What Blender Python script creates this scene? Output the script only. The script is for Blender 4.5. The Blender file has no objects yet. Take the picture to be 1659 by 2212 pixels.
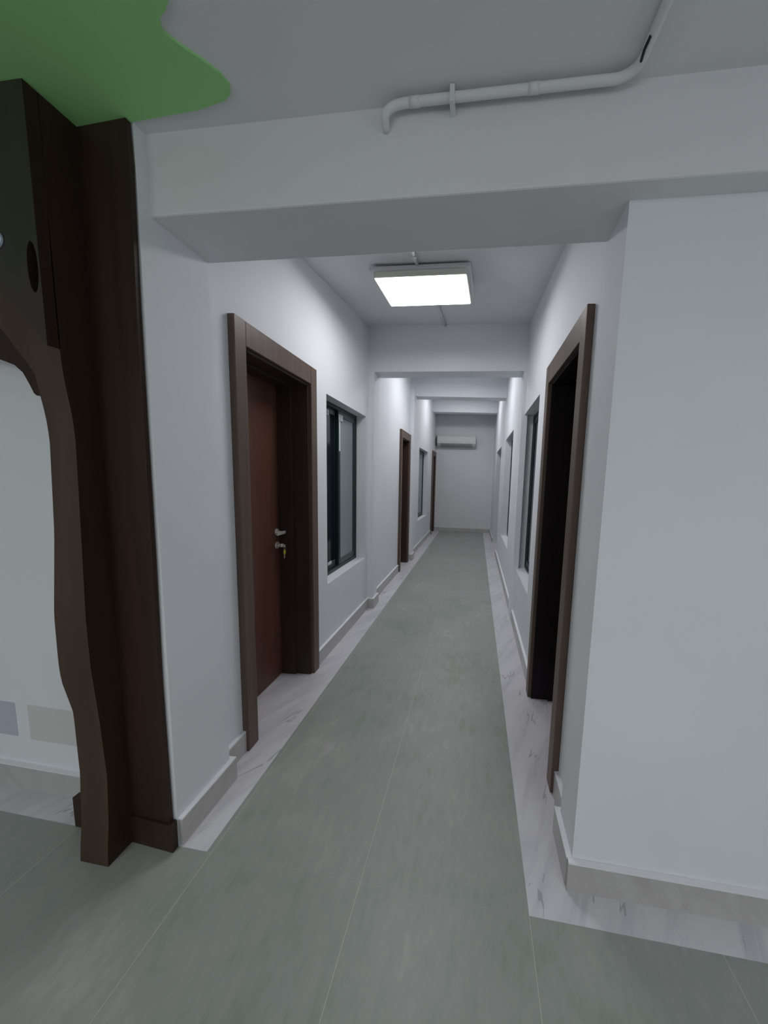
import bpy, bmesh, math, random
from mathutils import Vector, Matrix
random.seed(4)
S = bpy.context.scene
COL = S.collection
PI = math.pi
SK = -0.061                       # the front wall runs slightly out of square with the corridor

# ------------------------------------------------------------------ camera
F, CX, CY = 750.0, 969.96, 1124.22
yaw, pitch, roll = 0.0742, -0.1183, -0.0354
cam_d = bpy.data.cameras.new('camera')
cam = bpy.data.objects.new('camera', cam_d)
COL.objects.link(cam)
Rz = Matrix.Rotation(yaw, 3, 'Z')
Rx = Matrix.Rotation(pitch, 3, 'X')
Ry = Matrix.Rotation(roll, 3, 'Y')
Rm = Rz @ Rx @ Ry
right, fwd, up = Rm.col[0], Rm.col[1], Rm.col[2]
m4 = Matrix((( right.x, up.x, -fwd.x, 0), (right.y, up.y, -fwd.y, 0), (right.z, up.z, -fwd.z, 1.5), (0, 0, 0, 1)))
cam.matrix_world = m4
cam_d.sensor_fit = 'VERTICAL'
cam_d.sensor_height = 24.0
cam_d.lens = 24.0 * F / 2212
cam_d.shift_x = -(CX - 829.5) / 2212
cam_d.shift_y = (CY - 1106.0) / 2212
cam_d.clip_start = 0.02
S.camera = cam

# ------------------------------------------------------------------ world, exposure, lobby light
w = bpy.data.worlds.new('world'); S.world = w; w.use_nodes = True
w.node_tree.nodes['Background'].inputs[0].default_value = (0.5, 0.55, 0.6, 1)
w.node_tree.nodes['Background'].inputs[1].default_value = 0.02
S.view_settings.view_transform = 'Standard'
S.view_settings.look = 'None'
S.view_settings.gamma = 1
S.view_settings.exposure = 0.0
LAMP_E = (19.0, 25.0, 24.0)          # the three corridor panels
LOBBY_E = 10.0
wl = bpy.data.lights.new('lobby_back_fill', 'AREA'); wl.shape = 'RECTANGLE'; wl.size = 4.4; wl.size_y = 1.4; wl.energy = 26; wl.color = (0.94, 0.98, 1.0)  # added fill light behind the camera, no window is built there
wo = bpy.data.objects.new('lobby_back_fill', wl); COL.objects.link(wo); wo.location = (-1.5, -3.92, 1.25); wo.rotation_euler = (math.pi / 2, 0, 0)
wl2 = wl.copy(); wl2.size = 2.6; wl2.energy = 17
wo2 = bpy.data.objects.new('lobby_side_fill', wl2); COL.objects.link(wo2); wo2.location = (3.35, -1.4, 1.4); wo2.rotation_euler = (math.pi / 2, 0, math.pi / 2)  # second added fill, brightens the faces turned to the right

# ------------------------------------------------------------------ materials
def mat(name, col, rough=0.6, spec=0.4, metal=0.0):
    m = bpy.data.materials.new(name); m.use_nodes = True
    b = m.node_tree.nodes['Principled BSDF']
    b.inputs['Base Color'].default_value = (*col, 1)
    b.inputs['Roughness'].default_value = rough
    b.inputs['Specular IOR Level'].default_value = spec
    b.inputs['Metallic'].default_value = metal
    return m
class N:
    def __init__(s, m): s.t = m.node_tree; s.b = s.t.nodes['Principled BSDF']
    def new(s, kind, **kw):
        n = s.t.nodes.new(kind)
        for k, v in kw.items():
            if k in ('operation', 'blend_type', 'data_type', 'noise_dimensions', 'wave_type', 'bands_direction', 'feature'): setattr(n, k, v)
        return n
    def link(s, a, b): s.t.links.new(a, b)
    def math(s, op, a, b=None):
        n = s.t.nodes.new('ShaderNodeMath'); n.operation = op
        for i, x in enumerate((a, b)):
            if x is None: continue
            if isinstance(x, (int, float)): n.inputs[i].default_value = x
            else: s.link(x, n.inputs[i])
        return n.outputs[0]
    def coords(s, scale=(1, 1, 1), rot=(0, 0, 0)):
        tc = s.t.nodes.new('ShaderNodeTexCoord'); mp = s.t.nodes.new('ShaderNodeMapping')
        mp.inputs['Scale'].default_value = scale; mp.inputs['Rotation'].default_value = rot
        s.link(tc.outputs['Object'], mp.inputs['Vector']); return mp.outputs[0]
    def noise(s, vec, scale, detail=4, rough=0.5, dist=0.0):
        n = s.t.nodes.new('ShaderNodeTexNoise')
        n.inputs['Scale'].default_value = scale; n.inputs['Detail'].default_value = detail
        n.inputs['Roughness'].default_value = rough; n.inputs['Distortion'].default_value = dist
        s.link(vec, n.inputs['Vector']); return n.outputs['Fac']
    def ramp(s, fac, stops):
        n = s.t.nodes.new('ShaderNodeValToRGB'); e = n.color_ramp.elements
        while len(e) < len(stops): e.new(0.5)
        for i, (p, c) in enumerate(stops): e[i].position = p; e[i].color = (*c, 1)
        s.link(fac, n.inputs[0]); return n.outputs[0]
    def mix(s, fac, a, b):
        n = s.t.nodes.new('ShaderNodeMix'); n.data_type = 'RGBA'
        if isinstance(fac, float): n.inputs[0].default_value = fac
        else: s.link(fac, n.inputs[0])
        for x, i in ((a, 6), (b, 7)):
            if isinstance(x, tuple): n.inputs[i].default_value = (*x, 1)
            else: s.link(x, n.inputs[i])
        return n.outputs[2]
    def color(s, c): s.link(c, s.b.inputs['Base Color'])
    def bump(s, h, strength=0.1, dist=0.01):
        n = s.t.nodes.new('ShaderNodeBump'); n.inputs['Strength'].default_value = strength
        n.inputs['Distance'].default_value = dist
        s.link(h, n.inputs['Height']); s.link(n.outputs[0], s.b.inputs['Normal'])

M = {}
def paint(name, col, amp=0.03):
    m = mat(name, col, 0.75, 0.25); n = N(m)
    c = n.coords()
    f = n.noise(c, 1.3, 3)
    lo = tuple(x * (1 - amp) for x in col); hi = tuple(min(1, x * (1 + amp)) for x in col)
    n.color(n.ramp(f, [(0.3, lo), (0.7, hi)]))
    n.bump(n.noise(c, 160, 2), 0.05, 0.002)
    return m
M['wall'] = paint('white_wall_paint', (0.76, 0.785, 0.82))
M['ceil'] = paint('white_ceiling_paint', (0.74, 0.75, 0.78))
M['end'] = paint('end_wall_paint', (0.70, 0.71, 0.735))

# greenish grey porcelain tiles, thin pale joints
m = mat('floor_tile', (0.4, 0.43, 0.41), 0.38, 0.35); n = N(m)
c = n.coords()
a = n.noise(c, 2.1, 5, 0.6, 0.4)
b_ = n.noise(n.coords((3, 1, 1)), 9.0, 5, 0.65)
s_ = n.math('ADD', n.math('MULTIPLY', a, 0.6), n.math('MULTIPLY', b_, 0.4))
tile = n.ramp(s_, [(0.36, (0.245, 0.285, 0.245)), (0.47, (0.30, 0.335, 0.305)), (0.55, (0.335, 0.345, 0.32)), (0.66, (0.405, 0.41, 0.39))])
sep = n.new('ShaderNodeSeparateXYZ'); n.link(c, sep.inputs[0])
def lines(v, off, step, half):
    t = n.math('DIVIDE', n.math('SUBTRACT', v, off), step)
    fr = n.math('ABSOLUTE', n.math('SUBTRACT', n.math('SUBTRACT', t, n.math('FLOOR', n.math('ADD', t, 0.5))), 0.0))
    return n.math('LESS_THAN', fr, half / step)
yk = n.math('ADD', sep.outputs[1], n.math('MULTIPLY', sep.outputs[0], 0.061))
g1 = lines(sep.outputs[0], -0.365, 0.615, 0.0008)
g2 = lines(yk, 1.076, 1.21, 0.0007)
n.color(n.mix(g1, n.mix(n.math('MULTIPLY', g2, 0.15), tile, (0.6, 0.6, 0.58)), (0.56, 0.54, 0.5)))
n.link(n.math('ADD', n.math('MULTIPLY', a, 0.18), 0.30), n.b.inputs['Roughness'])
M['floor'] = m

def marble(name, base, grey, vein, rot, rough=0.28, dark=0.45):
    m = mat(name, base, rough, 0.45); n = N(m)
    c = n.coords((1, 1, 1), rot)
    sc = n.new('ShaderNodeMapping'); sc.inputs['Scale'].default_value = (9, 1.5, 3)
    n.link(c, sc.inputs['Vector'])
    f = n.noise(sc.outputs[0], 1.1, 6, 0.62, 0.7)
    cloud = n.ramp(f, [(0.35, grey), (0.55, base)])
    v = n.noise(sc.outputs[0], 0.75, 3, 0.5, 0.5)
    vv = n.math('ABSOLUTE', n.math('SUBTRACT', v, 0.5))
    k = n.math('LESS_THAN', vv, 0.0055)
    gate = n.math('GREATER_THAN', n.noise(c, 5.0, 2), 0.53)
    k = n.math('MULTIPLY', n.math('MULTIPLY', k, gate), dark)
    n.color(n.mix(k, cloud, vein))
    return m
M['marble'] = marble('border_marble', (0.66, 0.655, 0.69), (0.54, 0.535, 0.58), (0.2, 0.2, 0.22), (0, 0, 0.45))
M['skirt'] = marble('skirting_marble', (0.50, 0.485, 0.475), (0.43, 0.415, 0.40), (0.3, 0.28, 0.27), (0.6, 0.3, 0.4), 0.35, 0.3)
M['skirt_top'] = mat('skirting_top_lit', (0.8, 0.81, 0.84), 0.5)  # ledge whitened: light falling on the skirting top put into its colour

def wood(name, dark, light, rough, axis_scale=(30, 30, 1.2), spec=0.4):
    m = mat(name, light, rough, spec); n = N(m)
    f = n.noise(n.coords(axis_scale), 1.0, 6, 0.6, 0.3)
    n.color(n.ramp(f, [(0.3, dark), (0.7, light)]))
    return m
M['tree'] = wood('dark_brown_tree_board', (0.048, 0.029, 0.018), (0.078, 0.047, 0.029), 0.38, (14, 14, 0.8), 0.35)
M['tree_front'] = wood('dark_brown_gloss_board', (0.030, 0.021, 0.019), (0.045, 0.031, 0.030), 0.34, (14, 14, 0.8), 0.5)
M['tree_shaded'] = wood('shaded_brown_board', (0.028, 0.016, 0.011), (0.046, 0.026, 0.017), 0.42, (14, 14, 0.8), 0.2)  # darker copy of the tree board, shade of sides and back in its colour
M['casing'] = wood('walnut_door_casing', (0.092, 0.062, 0.048), (0.13, 0.088, 0.070), 0.42)
M['leaf'] = wood('red_brown_door_leaf', (0.085, 0.036, 0.024), (0.13, 0.055, 0.036), 0.4)
M['jamb'] = wood('dark_red_brown_jamb', (0.036, 0.021, 0.018), (0.052, 0.030, 0.025), 0.42)
M['jamb_shaded'] = wood('shaded_brown_jamb', (0.008, 0.0055, 0.007), (0.013, 0.009, 0.011), 0.5, (30, 30, 1.2), 0.2)  # jamb wood darkened, the right recess's shade put into the colour
M['green'] = paint('leaf_green_paint', (0.33, 0.66, 0.27), 0.05)
M['frame_green'] = mat('dark_green_aluminium', (0.006, 0.022, 0.020), 0.4, 0.5)
M['rail_green'] = mat('grey_green_aluminium_rail', (0.055, 0.085, 0.082), 0.4, 0.5)
M['film'] = mat('pale_filmed_glass', (0.27, 0.32, 0.34), 0.45, 0.4)
M['glass'] = mat('dark_window_glass', (0.012, 0.016, 0.024), 0.08, 0.5)
M['sticker'] = mat('white_sticker', (0.62, 0.66, 0.68), 0.5)
M['steel'] = mat('brushed_steel', (0.75, 0.72, 0.72), 0.35, 0.5, 0.55)
M['yellow'] = mat('yellow_plastic', (0.55, 0.52, 0.06), 0.4)
M['pvc'] = mat('white_pvc', (0.72, 0.73, 0.76), 0.5)
M['plastic'] = mat('ac_white_plastic', (0.62, 0.64, 0.62), 0.35)
M['plastic_grey'] = mat('ac_grey_louver', (0.34, 0.34, 0.33), 0.45)
M['black'] = mat('black_rubber_and_shadow', (0.01, 0.01, 0.012), 0.5)
M['alu'] = mat('white_metal_housing', (0.72, 0.70, 0.74), 0.4)
M['rim'] = mat('panel_rim_white', (0.80, 0.80, 0.72), 0.4)
M['lilac'] = paint('lilac_grey_paint', (0.50, 0.52, 0.60))
M['beige'] = paint('beige_grey_paint', (0.64, 0.625, 0.62))
M['pale'] = mat('pale_blue_gloss', (0.5, 0.6, 0.72), 0.2, 0.6)
M['room'] = mat('unlit_room_paint', (0.5, 0.5, 0.5), 0.8)
def emis(name, strength, col=(1.0, 0.985, 1.0)):
    m = mat(name, (0.9, 0.9, 0.9), 0.4)
    b = m.node_tree.nodes['Principled BSDF']
    b.inputs['Emission Color'].default_value = (*col, 1); b.inputs['Emission Strength'].default_value = strength
    return m

# ------------------------------------------------------------------ mesh helpers
class MB:
    def __init__(s): s.bm = bmesh.new(); s.mats = []
    def mi(s, m):
        if m is None: return 0
        if m not in s.mats: s.mats.append(m)
        return s.mats.index(m)
    def box(s, x0, x1, y0, y1, z0, z1, sk=0.0, m=None):
        k = s.mi(m); v = []
        for z in (z0, z1):
            for x, y in ((x0, y0), (x1, y0), (x1, y1), (x0, y1)):
                v.append(s.bm.verts.new((x, y + sk * x, z)))
        for f in ((3, 2, 1, 0), (4, 5, 6, 7), (0, 1, 5, 4), (1, 2, 6, 5), (2, 3, 7, 6), (3, 0, 4, 7)):
            s.bm.faces.new([v[i] for i in f]).material_index = k
        return s
    def prism(s, pts, axis, a0, a1, m=None, fn=None):
        """extrude a polygon: axis 'z' takes (x,y), 'y' takes (x,z), 'x' takes (y,z)"""
        k = s.mi(m)
        def P(p, a):
            q = (p[0], p[1], a) if axis == 'z' else (p[0], a, p[1]) if axis == 'y' else (a, p[0], p[1])
            return fn(*q) if fn else q
        A = [s.bm.verts.new(P(p, a0)) for p in pts]; B = [s.bm.verts.new(P(p, a1)) for p in pts]
        n_ = len(pts)
        fs = [s.bm.faces.new(A), s.bm.faces.new(B)]
        for i in range(n_): fs.append(s.bm.faces.new((A[i], A[(i + 1) % n_], B[(i + 1) % n_], B[i])))
        for f in fs: f.material_index = k
        for f in fs[:2]: f.normal_update()
        bmesh.ops.triangulate(s.bm, faces=fs[:2], ngon_method='EAR_CLIP')
        return s
    def tube(s, pts, r, seg=14, m=None, caps=True):
        k = s.mi(m); pts = [Vector(p) for p in pts]; rings = []; prev = None
        for i, p in enumerate(pts):
            d = (pts[min(i + 1, len(pts) - 1)] - pts[max(i - 1, 0)]).normalized()
            ref = prev if prev is not None else (Vector((0, 0, 1)) if abs(d.z) < 0.9 else Vector((1, 0, 0)))
            u = (ref - d * ref.dot(d)).normalized(); prev = u; v = d.cross(u)
            rr = r[i] if isinstance(r, (list, tuple)) else r
            rings.append([s.bm.verts.new(p + u * math.cos(2 * PI * j / seg) * rr + v * math.sin(2 * PI * j / seg) * rr) for j in range(seg)])
        for a, b in zip(rings, rings[1:]):
            for j in range(seg):
                f = s.bm.faces.new((a[j], a[(j + 1) % seg], b[(j + 1) % seg], b[j])); f.material_index = k; f.smooth = True
        if caps:
            for r_ in (rings[0], rings[-1]): s.bm.faces.new(r_).material_index = k
        return s
    def sections(s, secs, m=None, smooth=False):
        k = s.mi(m); R = [[s.bm.verts.new(p) for p in sec] for sec in secs]; n_ = len(R[0])
        for a, b in zip(R, R[1:]):
            for j in range(n_):
                f = s.bm.faces.new((a[j], a[(j + 1) % n_], b[(j + 1) % n_], b[j])); f.material_index = k; f.smooth = smooth
        for r_ in (R[0], R[-1]): s.bm.faces.new(r_).material_index = k
        return s
    def build(s, name, material, parent=None, bevel=0.0, seg=2):
        bmesh.ops.recalc_face_normals(s.bm, faces=s.bm.faces)
        me = bpy.data.meshes.new(name); s.bm.to_mesh(me); s.bm.free()
        if s.mats and s.mats[0] is not None:
            for x in s.mats: me.materials.append(x)
        else: me.materials.append(material)
        o = bpy.data.objects.new(name, me); COL.objects.link(o)
        if bevel:
            b = o.modifiers.new('bevel', 'BEVEL'); b.width = bevel; b.segments = seg; b.limit_method = 'ANGLE'; b.angle_limit = 0.6
        if parent:
            o.parent = parent; o.matrix_parent_inverse = Matrix.Translation(-parent.location)
        return o
def empty(name, loc):
    o = bpy.data.objects.new(name, None); COL.objects.link(o); o.location = loc; o.empty_display_size = 0.1; return o
def tag(o, label, cat, group=None):
    o['label'] = label; o['category'] = cat
    if group: o['group'] = group
    return o
def struct(o, label=None):
    o['kind'] = 'structure'
    if label: o['label'] = label
    return o

# ------------------------------------------------------------------ room shell
XL, XLC, XR, XC = -1.193, -1.128, 0.457, 0.416
WT = 0.22                                        # wall thickness
YEND = 9.95
LOBZ = 2.583
def fy(y0, x): return y0 + SK * x
def cz(y): return 2.60 + 0.123 * y               # the corridor ceiling climbs away from the lobby

struct(MB().box(-4.2, 3.6, -4.2, 10.3, -0.1, 0.0).build('floor', M['floor']), 'grey green porcelain tile floor with thin pale joints')

def wall_run(mb, x0, x1, ya, yb, ops, ztop):
    y = ya
    for (p, q, z0, z1) in sorted(ops):
        mb.box(x0, x1, y, p, 0, ztop)
        if z0 > 0: mb.box(x0, x1, p, q, 0, z0)
        mb.box(x0, x1, p, q, z1, ztop)
        y = q
    mb.box(x0, x1, y, yb, 0, ztop)
D1, D2, D3 = (1.715, 2.395), (5.40, 5.985), (9.30, 9.80)
W1, W3 = (2.712, 3.694), (7.173, 8.429)
DR = (1.645, 2.315)
W2, W4 = (2.807, 3.735), (4.713, 5.934)
NICHE = (6.93, 8.40)
DH = 2.115
lw = MB()
wall_run(lw, XL - WT, XL, 1.30, YEND, [(*D1, 0, DH), (*W1, .60, 2.126), (*D2, 0, DH), (*W3, .60, 2.126), (*D3, 0, DH)], 4.0)
lw.prism([(-1.52, 1.1925), (XLC, 1.1485), (XLC, 1.444), (-1.52, 1.444)], 'z', 0, 2.95)                 # pilaster under the first beam
lw.box(XL - 0.02, XLC, 3.70, 3.865, 0, 3.2, SK)
lw.box(XL - 0.02, XLC, 6.15, 6.36, 0, 3.6)
struct(lw.build('wall_left', M['wall']), 'long white left corridor wall with shallow pilasters')
rw = MB()
wall_run(rw, XR, XR + WT, 1.30, YEND, [(*DR, 0, DH + .005), (*W2, .582, 2.174), (*W4, .582, 2.174), (*NICHE, 0, 2.165)], 4.0)
rw.box(0.430, XR + .03, 3.70, 3.93, 0, 3.3, SK)
struct(rw.build('wall_right', M['wall']), 'long white right corridor wall')
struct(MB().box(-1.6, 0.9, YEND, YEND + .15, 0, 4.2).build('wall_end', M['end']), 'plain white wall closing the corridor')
struct(MB().box(-4.0, -1.30, 1.196, 1.40, 0, 2.9, SK).build('wall_front_left', M['wall']), 'white lobby wall behind the tree trunk')
struct(MB().box(XC + .0, 3.4, 1.196, 1.376, 0, 2.5, SK).build('wall_front_right', M['wall']), 'blank white lobby wall right of the corridor')
# lobby and side rooms closed off
struct(MB().box(-4.2, -4.0, -4.2, 10.3, 0, 4.2).build('wall_outer_left', M['room']))
struct(MB().box(3.4, 3.6, -4.2, 10.3, 0, 4.2).build('wall_outer_right', M['room']))
struct(MB().box(-4.0, 3.4, -4.2, -4.0, 0, 2.7).build('wall_lobby_back', M['wall']))
struct(MB().box(-4.0, 3.4, -4.0, 1.13, LOBZ, LOBZ + .1, SK).build('ceiling_lobby', M['ceil']), 'flat white lobby ceiling')
cb = MB()
cb.prism([(1.15, cz(1.15)), (10.1, cz(10.1)), (10.1, cz(10.1) + .1), (1.15, cz(1.15) + .1)], 'x', -4.0, 3.4)
struct(cb.build('ceiling', M['ceil']), 'white corridor ceiling')
# beams
struct(MB().box(XLC - .05, 3.4, 1.122, 1.379, 2.338, 2.95, SK).build('trim_1', M['ceil'], bevel=.006), 'deep white beam across the corridor mouth')
struct(MB().box(XL - .01, XR + .01, 3.695, 3.925, 2.600, 3.2, SK).build('trim_2', M['wall'], bevel=.006), 'second white ceiling beam, beyond the lit panel')
struct(MB().box(XL - .01, XR + .01, 6.25, 6.50, 2.925, 3.6).build('trim_3', M['wall'], bevel=.006), 'third white ceiling beam along the corridor')
struct(MB().box(XL - .01, XR + .01, 9.10, 9.36, 3.20, 3.95).build('trim_4', M['wall'], bevel=.006), 'farthest white ceiling beam before the end wall')

# marble floor borders and thresholds
def floor_piece(name, polys, label):
    b = MB()
    for p in polys: b.prism(p, 'z', -0.01, 0.0015)
    return struct(b.build(name, M['marble']), label)
BL, BR, YB = -1.0, 0.250, 1.076
floor_piece('trim_5', [[(XL, fy(YB, XL)), (BL, fy(YB, BL)), (BL, YEND), (XL, YEND)],
                       [(XL - .24, D1[0]), (XL, D1[0]), (XL, D1[1]), (XL - .24, D1[1])],
                       [(XL - .24, D2[0]), (XL, D2[0]), (XL, D2[1]), (XL - .24, D2[1])],
                       [(XL - .24, D3[0]), (XL, D3[0]), (XL, D3[1]), (XL - .24, D3[1])],
                       [(-4.0, fy(YB, -4)), (XL, fy(YB, XL)), (XL, fy(1.2, XL)), (-4.0, fy(1.2, -4))]], 'white veined marble border along the left walls')
floor_piece('trim_6', [[(BR, fy(YB, BR)), (XR, fy(YB, XR)), (XR, YEND), (BR, YEND)],
                       [(XR, DR[0]), (XR + .24, DR[0]), (XR + .24, DR[1]), (XR, DR[1])],
                       [(XR, NICHE[0]), (XR + .24, NICHE[0]), (XR + .24, NICHE[1]), (XR, NICHE[1])],
                       [(XR, fy(YB, XR)), (3.4, fy(YB, 3.4)), (3.4, fy(1.2, 3.4)), (XR, fy(1.2, XR))]], 'white veined marble border along the right walls')

def skirting(name, paths, label):
    """each path: list of (x,y) along the wall; thickness is put to the left of the walking direction"""
    b = MB(); T, H = 0.020, 0.113
    for path in paths:
        P = [Vector(p) for p in path]; off = []
        for i, p in enumerate(P):
            ns = []
            if i > 0: d = (P[i] - P[i - 1]).normalized(); ns.append(Vector((-d.y, d.x)))
            if i < len(P) - 1: d = (P[i + 1] - P[i]).normalized(); ns.append(Vector((-d.y, d.x)))
            nn = ns[0] if len(ns) == 1 else (ns[0] + ns[1]) / (1 + ns[0].dot(ns[1]))
            off.append(p + nn * T)
        for i in range(len(P) - 1):
            q = [tuple(P[i]), tuple(P[i + 1]), tuple(off[i + 1]), tuple(off[i])]
            b.prism(q, 'z', 0.0, H, M['skirt'])
            b.prism(q, 'z', H, H + .006, M['skirt_top'])
    return struct(b.build(name, None), label)
TR = 0.084
# left wall, walking away from the lobby backwards so the left-hand side faces the corridor
skirting('baseboard_left', [
    [(XL, D1[0] - TR), (XL, 1.445), (XLC, 1.445), (XLC, 1.150)],
    [(XL, 5.318), (XL, 3.935), (XLC, 3.935), (XLC, 3.768), (XL, 3.772), (XL, D1[1] + TR)],
    [(XL, D3[0] - TR), (XL, 6.36), (XLC, 6.36), (XLC, 6.15), (XL, 6.15), (XL, D2[1] + TR)],
], 'grey beige marble skirting along the left corridor wall')
skirting('baseboard_right', [
    [(XR, NICHE[0]), (XR, DR[1] + TR)][::-1],
    [(XR, NICHE[1]), (XR, YEND)],
    [(XC, fy(1.196, XC)), (XC, 1.354), (XR, 1.354), (XR, DR[0] - TR)],
], 'grey beige marble skirting along the right corridor wall')
skirting('baseboard_front_right', [[(3.38, fy(1.196, 3.38)), (XC - .016, fy(1.196, XC))]], 'grey beige marble skirting under the blank lobby wall')
skirting('baseboard_front_left', [[(-1.45, fy(1.196, -1.45)), (-3.98, fy(1.196, -3.98))]], 'grey beige marble skirting behind the tree trunk')
skirting('baseboard_end', [[(XR - .016, YEND), (XL, YEND)]], 'low skirting under the end wall')

# ------------------------------------------------------------------ doors
def make_door(name, s, xw, y0, y1, h, label, handle=False, jm='jamb'):
    """s=-1: recess goes to -x, s=+1: to +x.  y0,y1,h = clear opening"""
    root = empty(name, (xw, (y0 + y1) / 2, 0)); struct(root, label)
    X = lambda a: xw + s * a                                  # a>0 goes into the wall
    def bx(mb, a0, a1, *r):
        x0, x1 = sorted((X(a0), X(a1))); mb.box(x0, x1, *r); return mb
    for (p, q) in ((y0 - TR, y0), (y1, y1 + TR)):
        b = MB(); bx(b, -.034, .0, p, q, 0, h + .118)
        b.build('door_casing', M['casing'], root, bevel=.004)
    b = MB(); bx(b, -.033, .0, y0, y1, h, h + .118); b.build('door_casing_head', M['casing'], root, bevel=.003)
    b = MB()
    bx(b, -.012, .235, y0, y0 + .014, 0, h); bx(b, -.012, .235, y1 - .014, y1, 0, h); bx(b, -.012, .235, y0 + .014, y1 - .014, h - .014, h)
    # rebate step the leaf closes against
    bx(b, .10, .235, y0 + .014, y0 + .028, 0, h - .014); bx(b, .10, .235, y1 - .028, y1 - .014, 0, h - .014); bx(b, .10, .235, y0 + .028, y1 - .028, h - .028, h - .014)
    b.build('door_jamb', M[jm], root, bevel=.0015)
    b = MB(); bx(b, .205, .243, y0 + .026, y1 - .026, .006, h - .026)
    leaf = b.build('door_leaf', M['leaf'], root, bevel=.002)
    if handle:
        yh = y1 - .062
        b = MB()
        b.tube([(X(.205), yh, 1.085), (X(.196), yh, 1.085)], .025, 28)
        b.tube([(X(.196), yh, 1.085), (X(.162), yh, 1.085), (X(.150), yh, 1.085)], .0095, 16)
        b.box(*sorted((X(.142), X(.156))), yh - .088, yh + .014, 1.074, 1.096)
        hn = b.build('door_handle', M['steel'], leaf, bevel=.003); hn['label'] = 'brushed steel lever handle'
        b = MB(); b.tube([(X(.205), yh, .990), (X(.197), yh, .990)], .025, 28)
        b.tube([(X(.197), yh, .990), (X(.176), yh, .990)], .0105, 18)
        b.tube([(X(.176), yh, .990), (X(.158), yh, .990)], .013, 18)
        b.build('lock_cylinder', M['steel'], leaf)
        return root, (X(.158), yh, .990)
    return root, None
_, kp = make_door('door_1', -1, XL, *D1, DH, 'nearest dark brown door on the left with key in its lock', True)
make_door('door_2', 1, XR, *DR, DH + .005, 'near dark brown door in the right wall', True, 'jamb_shaded')
make_door('door_3', -1, XL, *D2, DH, 'farther brown door in the left wall', True)
make_door('door_4', -1, XL, *D3, DH, 'last dark door on the left beside the end wall', True)

# bunch of keys hanging from the first lock
kx, ky, kz = kp
key = tag(empty('door_key', (kx, ky, kz)), 'yellow-headed key dangling from the lock of the near left door', 'key')
b = MB(); b.tube([(kx - .004, ky, kz), (kx + .012, ky, kz)], .004, 10); b.box(kx + .010, kx + .013, ky - .009, ky + .009, kz - .012, kz + .008)
b.build('inserted_key', M['steel'], key, bevel=.001)
ring = [(kx + .0125, ky + .010 * math.sin(t * PI / 8), kz - .018 + .010 * math.cos(t * PI / 8)) for t in range(17)]
MB().tube(ring, .0011, 8, caps=False).build('key_ring', M['steel'], key)
def oval(cy, cz_, ry, rz, n_=20): return [(cy + ry * math.cos(2 * PI * i / n_), cz_ + rz * math.sin(2 * PI * i / n_)) for i in range(n_)]
MB().prism(oval(ky - .003, kz - .046, .0125, .0175), 'x', kx + .010, kx + .015).build('key_head', M['yellow'], key, bevel=.001)['label'] = 'yellow plastic key head'
MB().prism([(ky - .009, kz - .06), (ky + .001, kz - .06), (ky - .001, kz - .088), (ky - .007, kz - .092), (ky - .012, kz - .088)], 'x', kx + .0115, kx + .0137).build('key_blade', M['steel'], key)

# ------------------------------------------------------------------ windows
def make_window(name, s, xw, y0, y1, z0, z1, label, split=0.5, stickers=False, second='film'):
    root = empty(name, (xw, (y0 + y1) / 2, z0)); struct(root, label)
    X = lambda a: xw + s * a
    def bx(mb, a0, a1, *r):
        x0, x1 = sorted((X(a0), X(a1))); mb.box(x0, x1, *r); return mb
    fw = .034
    b = MB()
    bx(b, .100, .175, y0, y0 + fw, z0, z1); bx(b, .100, .175, y1 - fw, y1, z0, z1)
    bx(b, .100, .175, y0 + fw, y1 - fw, z0, z0 + fw); bx(b, .100, .175, y0 + fw, y1 - fw, z1 - fw, z1)
    b.build('window_frame', M['frame_green'], root, bevel=.002)
    ym = y0 + (y1 - y0) * split
    def sash(a0, ya, yb, pm, lab):
        st = .045
        c = MB()
        bx(c, a0, a0 + .026, ya, ya + st, z0 + fw, z1 - fw); bx(c, a0, a0 + .026, yb - st, yb, z0 + fw, z1 - fw)
        sh = c.build('window_sash', M['frame_green'], root, bevel=.002)
        c = MB(); bx(c, a0, a0 + .026, ya + st, yb - st, z0 + fw, z0 + fw + .055); bx(c, a0, a0 + .026, ya + st, yb - st, z1 - fw - .05, z1 - fw)
        c.build('sash_rail', M['rail_green'], sh, bevel=.002)
        c = MB(); bx(c, a0 + .010, a0 + .015, ya + st - .004, yb - st + .004, z0 + fw + .05, z1 - fw - .045)
        p = c.build('window_pane', pm, sh); p['label'] = lab
        return sh, a0
    sh1, _ = sash(.137, y0 + fw, ym + .02, M['glass'], 'dark glass pane')
    sh2, a2 = sash(.106, ym - .02, y1 - fw, M[second], 'dark glass pane' if second == 'glass' else 'pale grey filmed pane')
    if stickers:
        def st(par, a, ya, yb, za, zb):
            c = MB(); bx(c, a - .0015, a, ya, yb, za, zb); c.build('protective_sticker', M['sticker'], par)['label'] = 'white sticker left on the frame'
        st(sh2, .1055, ym - .018, ym + .085, z1 - .118, z1 - .062)
        st(sh2, .1055, ym - .010, ym + .022, z1 - .40, z1 - .12)
        st(sh1, .1365, ym - .21, ym - .16, z1 - .10, z1 - .055)
        st(sh1, .1365, ym - .20, ym - .12, z0 + .07, z0 + .10)
    return root
make_window('window_1', -1, XL, *W1, .60, 2.126, 'dark green sliding window between the left doors', .53, True)
make_window('window_2', 1, XR, *W2, .582, 2.174, 'recessed dark green window next to the right door', second='glass')
make_window('window_3', -1, XL, *W3, .60, 2.126, 'small-looking far window on the left wall', .5)
make_window('window_4', 1, XR, *W4, .582, 2.174, 'farther recessed window on the right wall', second='glass')
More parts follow.
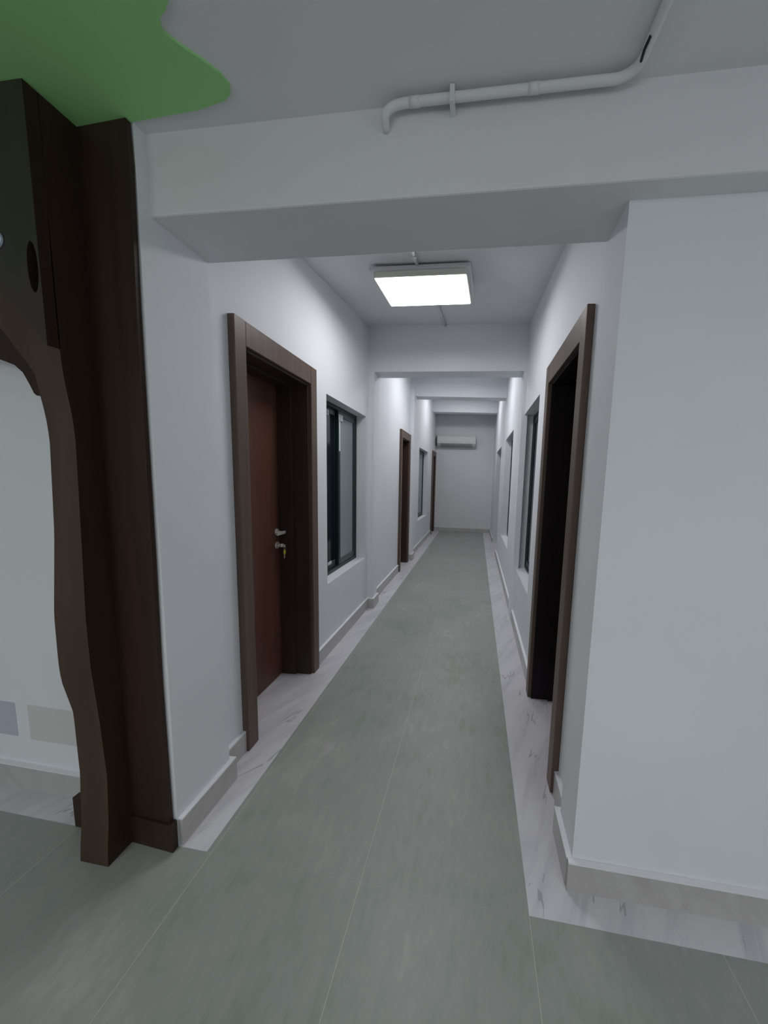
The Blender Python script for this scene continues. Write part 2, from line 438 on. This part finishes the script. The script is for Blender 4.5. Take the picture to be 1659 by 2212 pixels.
# closed dark double door deep in the last right-hand recess
nd = empty('door_5', (XR + .2, sum(NICHE) / 2, 0)); struct(nd, 'plain recess in the right wall near the end')
ym = sum(NICHE) / 2
for p, q in ((NICHE[0] + .002, ym - .002), (ym + .002, NICHE[1] - .002)):
    MB().box(XR + .185, XR + .225, p, q, .005, 2.163).build('door_leaf', M['jamb'], nd, bevel=.002)

# ------------------------------------------------------------------ decorative tree on the pilaster
tree = tag(empty('decorative_tree', (-1.33, 1.10, 0)), 'dark brown cut-out tree trunk cladding standing at the left lobby pillar', 'tree decoration')
def shear(x, y, z): return (x, y + SK * (x + 1.322), z)
def shear2(x, y, z): return (x, y - .11 * (x + 1.322), z)
TOPZ = LOBZ - .008
# back board, with arch reaching left and wavy right edge
right_edge = [(-1.143, .118), (-1.146, .45), (-1.148, .70), (-1.141, 1.19), (-1.139, 1.67), (-1.136, 2.04), (-1.131, 2.28), (-1.127, 2.45), (-1.131, TOPZ)]
arch_low = [(-2.60, 1.98), (-2.3, 1.96), (-2.0, 1.93), (-1.85, 1.905), (-1.75, 1.875), (-1.69, 1.856), (-1.655, 1.83), (-1.63, 1.79), (-1.612, 1.756), (-1.60, 1.748), (-1.43, 1.748)]
poly = [(-1.40, .118)] + right_edge + [(-2.60, TOPZ)] + arch_low + [(-1.43, .118)]
b = MB(); b.prism(poly, 'y', 1.149, 1.166, M['tree_shaded'], shear2)
back = b.build('back_board', None, tree, bevel=.002)
# wrap of the skirting
b = MB(); b.prism([(-1.612, .135), (-1.612, 0.0), (-1.126, 0.0), (-1.126, .118), (-1.45, .118), (-1.45, .135)], 'y', 1.139, 1.166, M['tree_shaded'], shear2)
b.build('skirting_wrap', None, tree, bevel=.002)
# trunk: front profile and left outline vary with height
prof = [(0.0, 1.048), (.08, 1.052), (.165, 1.062), (.35, 1.071), (.58, 1.063), (.80, 1.050), (.98, 1.049), (1.2, 1.056), (1.4, 1.062), (1.585, 1.067), (1.66, 1.064), (1.748, 1.053), (1.80, 1.048), (1.9, 1.045), (2.1, 1.045), (2.4, 1.05), (TOPZ, 1.05)]
left = [(0.0, -1.446), (.12, -1.441), (.13, -1.441), (.27, -1.443), (.39, -1.440), (.61, -1.431), (.73, -1.458), (.98, -1.452), (1.27, -1.430), (1.58, -1.424), (1.73, -1.428), (1.80, -1.43), (TOPZ, -1.45)]
def interp(tab, z):
    for (a, va), (b2, vb) in zip(tab, tab[1:]):
        if z <= b2: return va + (vb - va) * (z - a) / (b2 - a)
    return tab[-1][1]
secs = []
NZ = 72
for i in range(NZ + 1):
    z = TOPZ * i / NZ; yf = interp(prof, z); xl = interp(left, z)
    secs.append([shear(xl, yf, z), shear(-1.322, yf, z), shear(-1.322, 1.1655, z), shear(xl, 1.1655, z)])
b = MB(); b.sections(secs, M['tree'])
trunk = b.build('trunk_board', None, tree)
side_i = len(trunk.data.materials); trunk.data.materials.append(M['tree_shaded'])
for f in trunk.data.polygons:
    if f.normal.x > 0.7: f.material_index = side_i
# middle branch board
c2 = [(-2.55, 2.17), (-2.2, 2.15), (-1.9, 2.11), (-1.70, 2.04), (-1.60, 1.975), (-1.546, 1.929), (-1.50, 1.872), (-1.454, 1.815), (-1.425, 1.778), (-1.415, 1.765)]
b = MB(); b.prism([(-1.415, TOPZ), (-2.55, TOPZ)] + c2, 'y', 1.052, 1.165, M['tree'], shear)
b.build('branch_board', None, tree, bevel=.002)
# glossy front board with oval knot holes
c1 = [(-2.50, 2.32), (-2.2, 2.30), (-1.9, 2.26), (-1.70, 2.20), (-1.58, 2.13), (-1.50, 2.072), (-1.467, 2.040), (-1.424, 1.985), (-1.380, 1.930), (-1.345, 1.886), (-1.322, 1.862)]
hole = [(-1.347 + .019 * math.cos(t), 2.085 + .072 * math.sin(t) - .1 * .022 * math.cos(t)) for t in [2 * PI * i / 24 for i in range(24)]]
hole = [(x, z) for x, z in hole][::-1]
k0 = min(range(24), key=lambda i: -hole[i][0])
hole = hole[k0:] + hole[:k0]
outer = [(-1.322, hole[0][1] + .0005), (-1.322, TOPZ), (-2.50, TOPZ)] + c1 + [(-1.322, hole[0][1] - .0005)]
keyed = outer + [(hole[0][0], hole[0][1] - .0005)] + hole[1:] + [(hole[0][0], hole[0][1] + .0005)]
b = MB(); b.prism(keyed, 'y', 1.014, 1.048, M['tree_front'], shear)
fb = b.build('front_board', None, tree); fb.data.materials.append(M['tree_shaded'])
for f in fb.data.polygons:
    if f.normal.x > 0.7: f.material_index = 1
fb['label'] = 'glossier front board with a dark oval knot hole'
b = MB(); b.prism([(-1.475 + .034 * math.cos(2 * PI * i / 20), 2.165 + .028 * math.sin(2 * PI * i / 20)) for i in range(20)], 'y', 1.007, 1.0138, M['pale'], shear)  # pale disc painted as the light showing through a second hole
b.build('hole_light_disc', None, fb, bevel=.002)['label'] = 'pale bluish oval disc standing in for light through a hole'

# leaf-green canopy panel on the lobby ceiling
can = [(-1.158, 1.178), (-.90, 1.150), (-.80, 1.128), (-.772, 1.112), (-.757, 1.090), (-.765, 1.060), (-.785, 1.033), (-.822, .994), (-.845, .965), (-.832, .940), (-.800, .925), (-.772, .905), (-.75, .85), (-.70, .70), (-.62, .55), (-.64, .42), (-.80, .36),
       (-.86, .20), (-1.10, .08), (-1.30, .16), (-1.62, -.05), (-1.95, .12), (-2.3, -.02), (-2.6, .25), (-2.9, .5), (-2.75, .85), (-2.95, 1.1), (-2.9, fy(1.18, -2.9)), (-1.158, fy(1.11, -1.158))]
can = [(x * .977, y * .972) if i < 12 else (x, y) for i, (x, y) in enumerate(can)]
b = MB(); b.prism(can, 'z', LOBZ - .007, LOBZ + .001)
tag(b.build('leaf_canopy_panel', M['green']), 'green leafy-edged canopy panel on the ceiling above the brown trunk', 'ceiling decoration')

# ------------------------------------------------------------------ ceiling lights
def panel_light(cx_, cy_, zb, wx, wy, zc, rot, e, label, group=None):
    t = tag(empty('ceiling_panel_light', (cx_, cy_, zb)), label, 'ceiling light', group)
    R_ = Matrix.Rotation(rot, 3, 'Z')
    def fn(x, y, z):
        v = R_ @ Vector((x - cx_, y - cy_, 0)); return (cx_ + v.x, cy_ + v.y, z)
    def rect(hx, hy): return [(cx_ - hx, cy_ - hy), (cx_ + hx, cy_ - hy), (cx_ + hx, cy_ + hy), (cx_ - hx, cy_ + hy)]
    MB().prism(rect(wx / 2 + .022, wy / 2 + .012), 'z', zb + .045, zc, None, fn).build('mounting_box', M['alu'], t, bevel=.003)
    MB().prism(rect(wx / 2, wy / 2), 'z', zb + .006, zb + .045, None, fn).build('housing', M['rim'], t, bevel=.003)
    MB().prism(rect(wx / 2 - .012, wy / 2 - .012), 'z', zb, zb + .006, None, fn).build('diffuser', emis('panel_diffuser', e), t, bevel=.001)['label'] = 'glowing white diffuser'
    return t
panel_light(-.423, 2.626, 2.815, .630, .385, 2.885, -.06, LAMP_E[0], 'lit white rectangular panel light on the corridor ceiling')
panel_light(-.38, 5.12, 3.155, .630, .385, 3.215, 0, LAMP_E[1], 'panel light in the middle ceiling bay, hidden above the second beam')
panel_light(-.38, 7.95, 3.505, .630, .385, 3.565, 0, LAMP_E[2], 'panel light in the farthest ceiling bay, above the third beam')
for i, (lx, ly) in enumerate(((-1.9, -1.3), (1.2, -1.4))):  # unseen panels added to brighten the lobby side
    panel_light(lx, ly, 2.55, .9, .6, LOBZ, 0, LOBBY_E, 'added lobby ceiling panel light, unseen behind the viewer, %s' % ('left' if i == 0 else 'right'))

# ------------------------------------------------------------------ conduits
def arc(p0, p1, p2, n_=8):
    p0, p1, p2 = map(Vector, (p0, p1, p2))
    return [tuple((1 - t) ** 2 * p0 + 2 * t * (1 - t) * p1 + t * t * p2) for t in [i / n_ for i in range(n_ + 1)]]
zc_ = 2.562
def bp_(x, z=zc_, d=.028): return (x, 1.122 + SK * x - d, z)
pts = arc((-.312, 1.145, 2.522), (-.312, 1.098, 2.530), bp_(-.303, 2.545), 6)[:-1] + arc(bp_(-.303, 2.545), bp_(-.290), bp_(-.235), 8)
pts += [bp_(x) for x in (-.114, .09, .25)] + arc(bp_(.320), bp_(.378, 2.569), (.372, 1.01, 2.569), 10) + [(.376, .93, 2.569), (.38, .30, 2.569), (.38, -1.2, 2.569)]
c = tag(empty('cable_conduit', bp_(-.1)), 'white plastic conduit bent along the top of the front beam', 'conduit')
MB().tube(pts, .0115, 16).build('pipe', M['pvc'], c)
for x in (-.238, .093): MB().tube([bp_(x), bp_(x + .03)], .0124, 18).build('coupling', M['pvc'], c)
MB().box(-.121, -.107, 1.122 - .046, 1.122 + .002, zc_ - .024, zc_ + .018, SK).build('pipe_clip', M['pvc'], c, bevel=.002)
MB().tube([(.366, 1.035, 2.560), (.3625, 1.01, 2.559), (.365, .985, 2.560)], .0035, 8).build('exposed_cable', M['black'], c)
c = tag(empty('cable_conduit', (-.44, 1.9, cz(1.9))), 'short white conduit running from the front beam to the lit panel', 'conduit')
MB().tube([(-.435, 1.395, cz(1.395) - .012), (-.45, 2.44, cz(2.44) - .012)], .011, 14).build('pipe', M['pvc'], c)
MB().box(-.462, -.432, 2.30, 2.315, cz(2.3) - .026, cz(2.3) + .01).build('pipe_clip', M['pvc'], c)
c = tag(empty('cable_conduit', (-.39, 3.2, cz(3.2))), 'faint white conduit on the ceiling behind the lit panel', 'conduit')
MB().tube([(-.405, 2.80, cz(2.80) - .011), (-.385, 3.71, cz(3.71) - .011)], .011, 14).build('pipe', M['pvc'], c)
MB().box(-.405, -.375, 3.45, 3.465, cz(3.45) - .024, cz(3.45) + .01).build('pipe_clip', M['pvc'], c)

# ------------------------------------------------------------------ air conditioner on the end wall
ax0, ax1, az0, az1 = -1.135, -.065, 2.395, 2.70
ac = tag(empty('wall_air_conditioner', ((ax0 + ax1) / 2, YEND, az0)), 'white split air conditioner high on the corridor end wall', 'air conditioner')
prof_ = [(YEND, az0 + .03), (YEND - .09, az0), (YEND - .16, az0 + .035), (YEND - .205, az0 + .085), (YEND - .212, az0 + .14), (YEND - .205, az1 - .03), (YEND - .18, az1), (YEND, az1)]
MB().prism(prof_, 'x', ax0, ax1).build('body', M['plastic'], ac, bevel=.01, seg=3)
MB().prism([(YEND - .095, az0 - .006), (YEND - .165, az0 + .026), (YEND - .214, az0 + .078), (YEND - .208, az0 + .092), (YEND - .15, az0 + .05), (YEND - .09, az0 + .008)], 'x', ax0 + .09, ax1 - .09).build('louver', M['plastic_grey'], ac)
MB().prism(oval(0, 0, .042, .042), 'y', 0, .004, None, lambda x, y, z: (-.405 + x, YEND - .222 + y, az0 + .125 + z)).build('round_badge', M['sticker'], ac)
MB().prism([(0, 0), (.09, .07), (.20, .14), (.21, .12), (.11, .03), (.03, -.02)], 'y', 0, .003, None, lambda x, y, z: (-.38 + x * .8, YEND - .218 + y, az0 + .15 + z * .8)).build('energy_sticker', M['sticker'], ac)
MB().box(ax0 - .018, ax0 - .001, YEND - .20, YEND - .02, az0 + .02, az1 - .02).build('side_gap_shadow', M['black'], ac)  # black strip standing in for the shadow in the gap to the wall

# ------------------------------------------------------------------ painted test patches low on the lobby wall
def patch(x0, x1, z0, z1, m_, label):
    o = MB().box(x0, x1, 1.1945, 1.197, z0, z1, SK).build('painted_patch', m_); tag(o, label, 'paint patch', 'paint patches on the lobby wall')
patch(-2.42, -2.06, .250, .415, M['lilac'], 'lilac grey rectangular patch low on the wall at the picture edge')
patch(-1.99, -1.62, .245, .415, M['beige'], 'beige grey rectangular patch low on the wall beside the trunk')
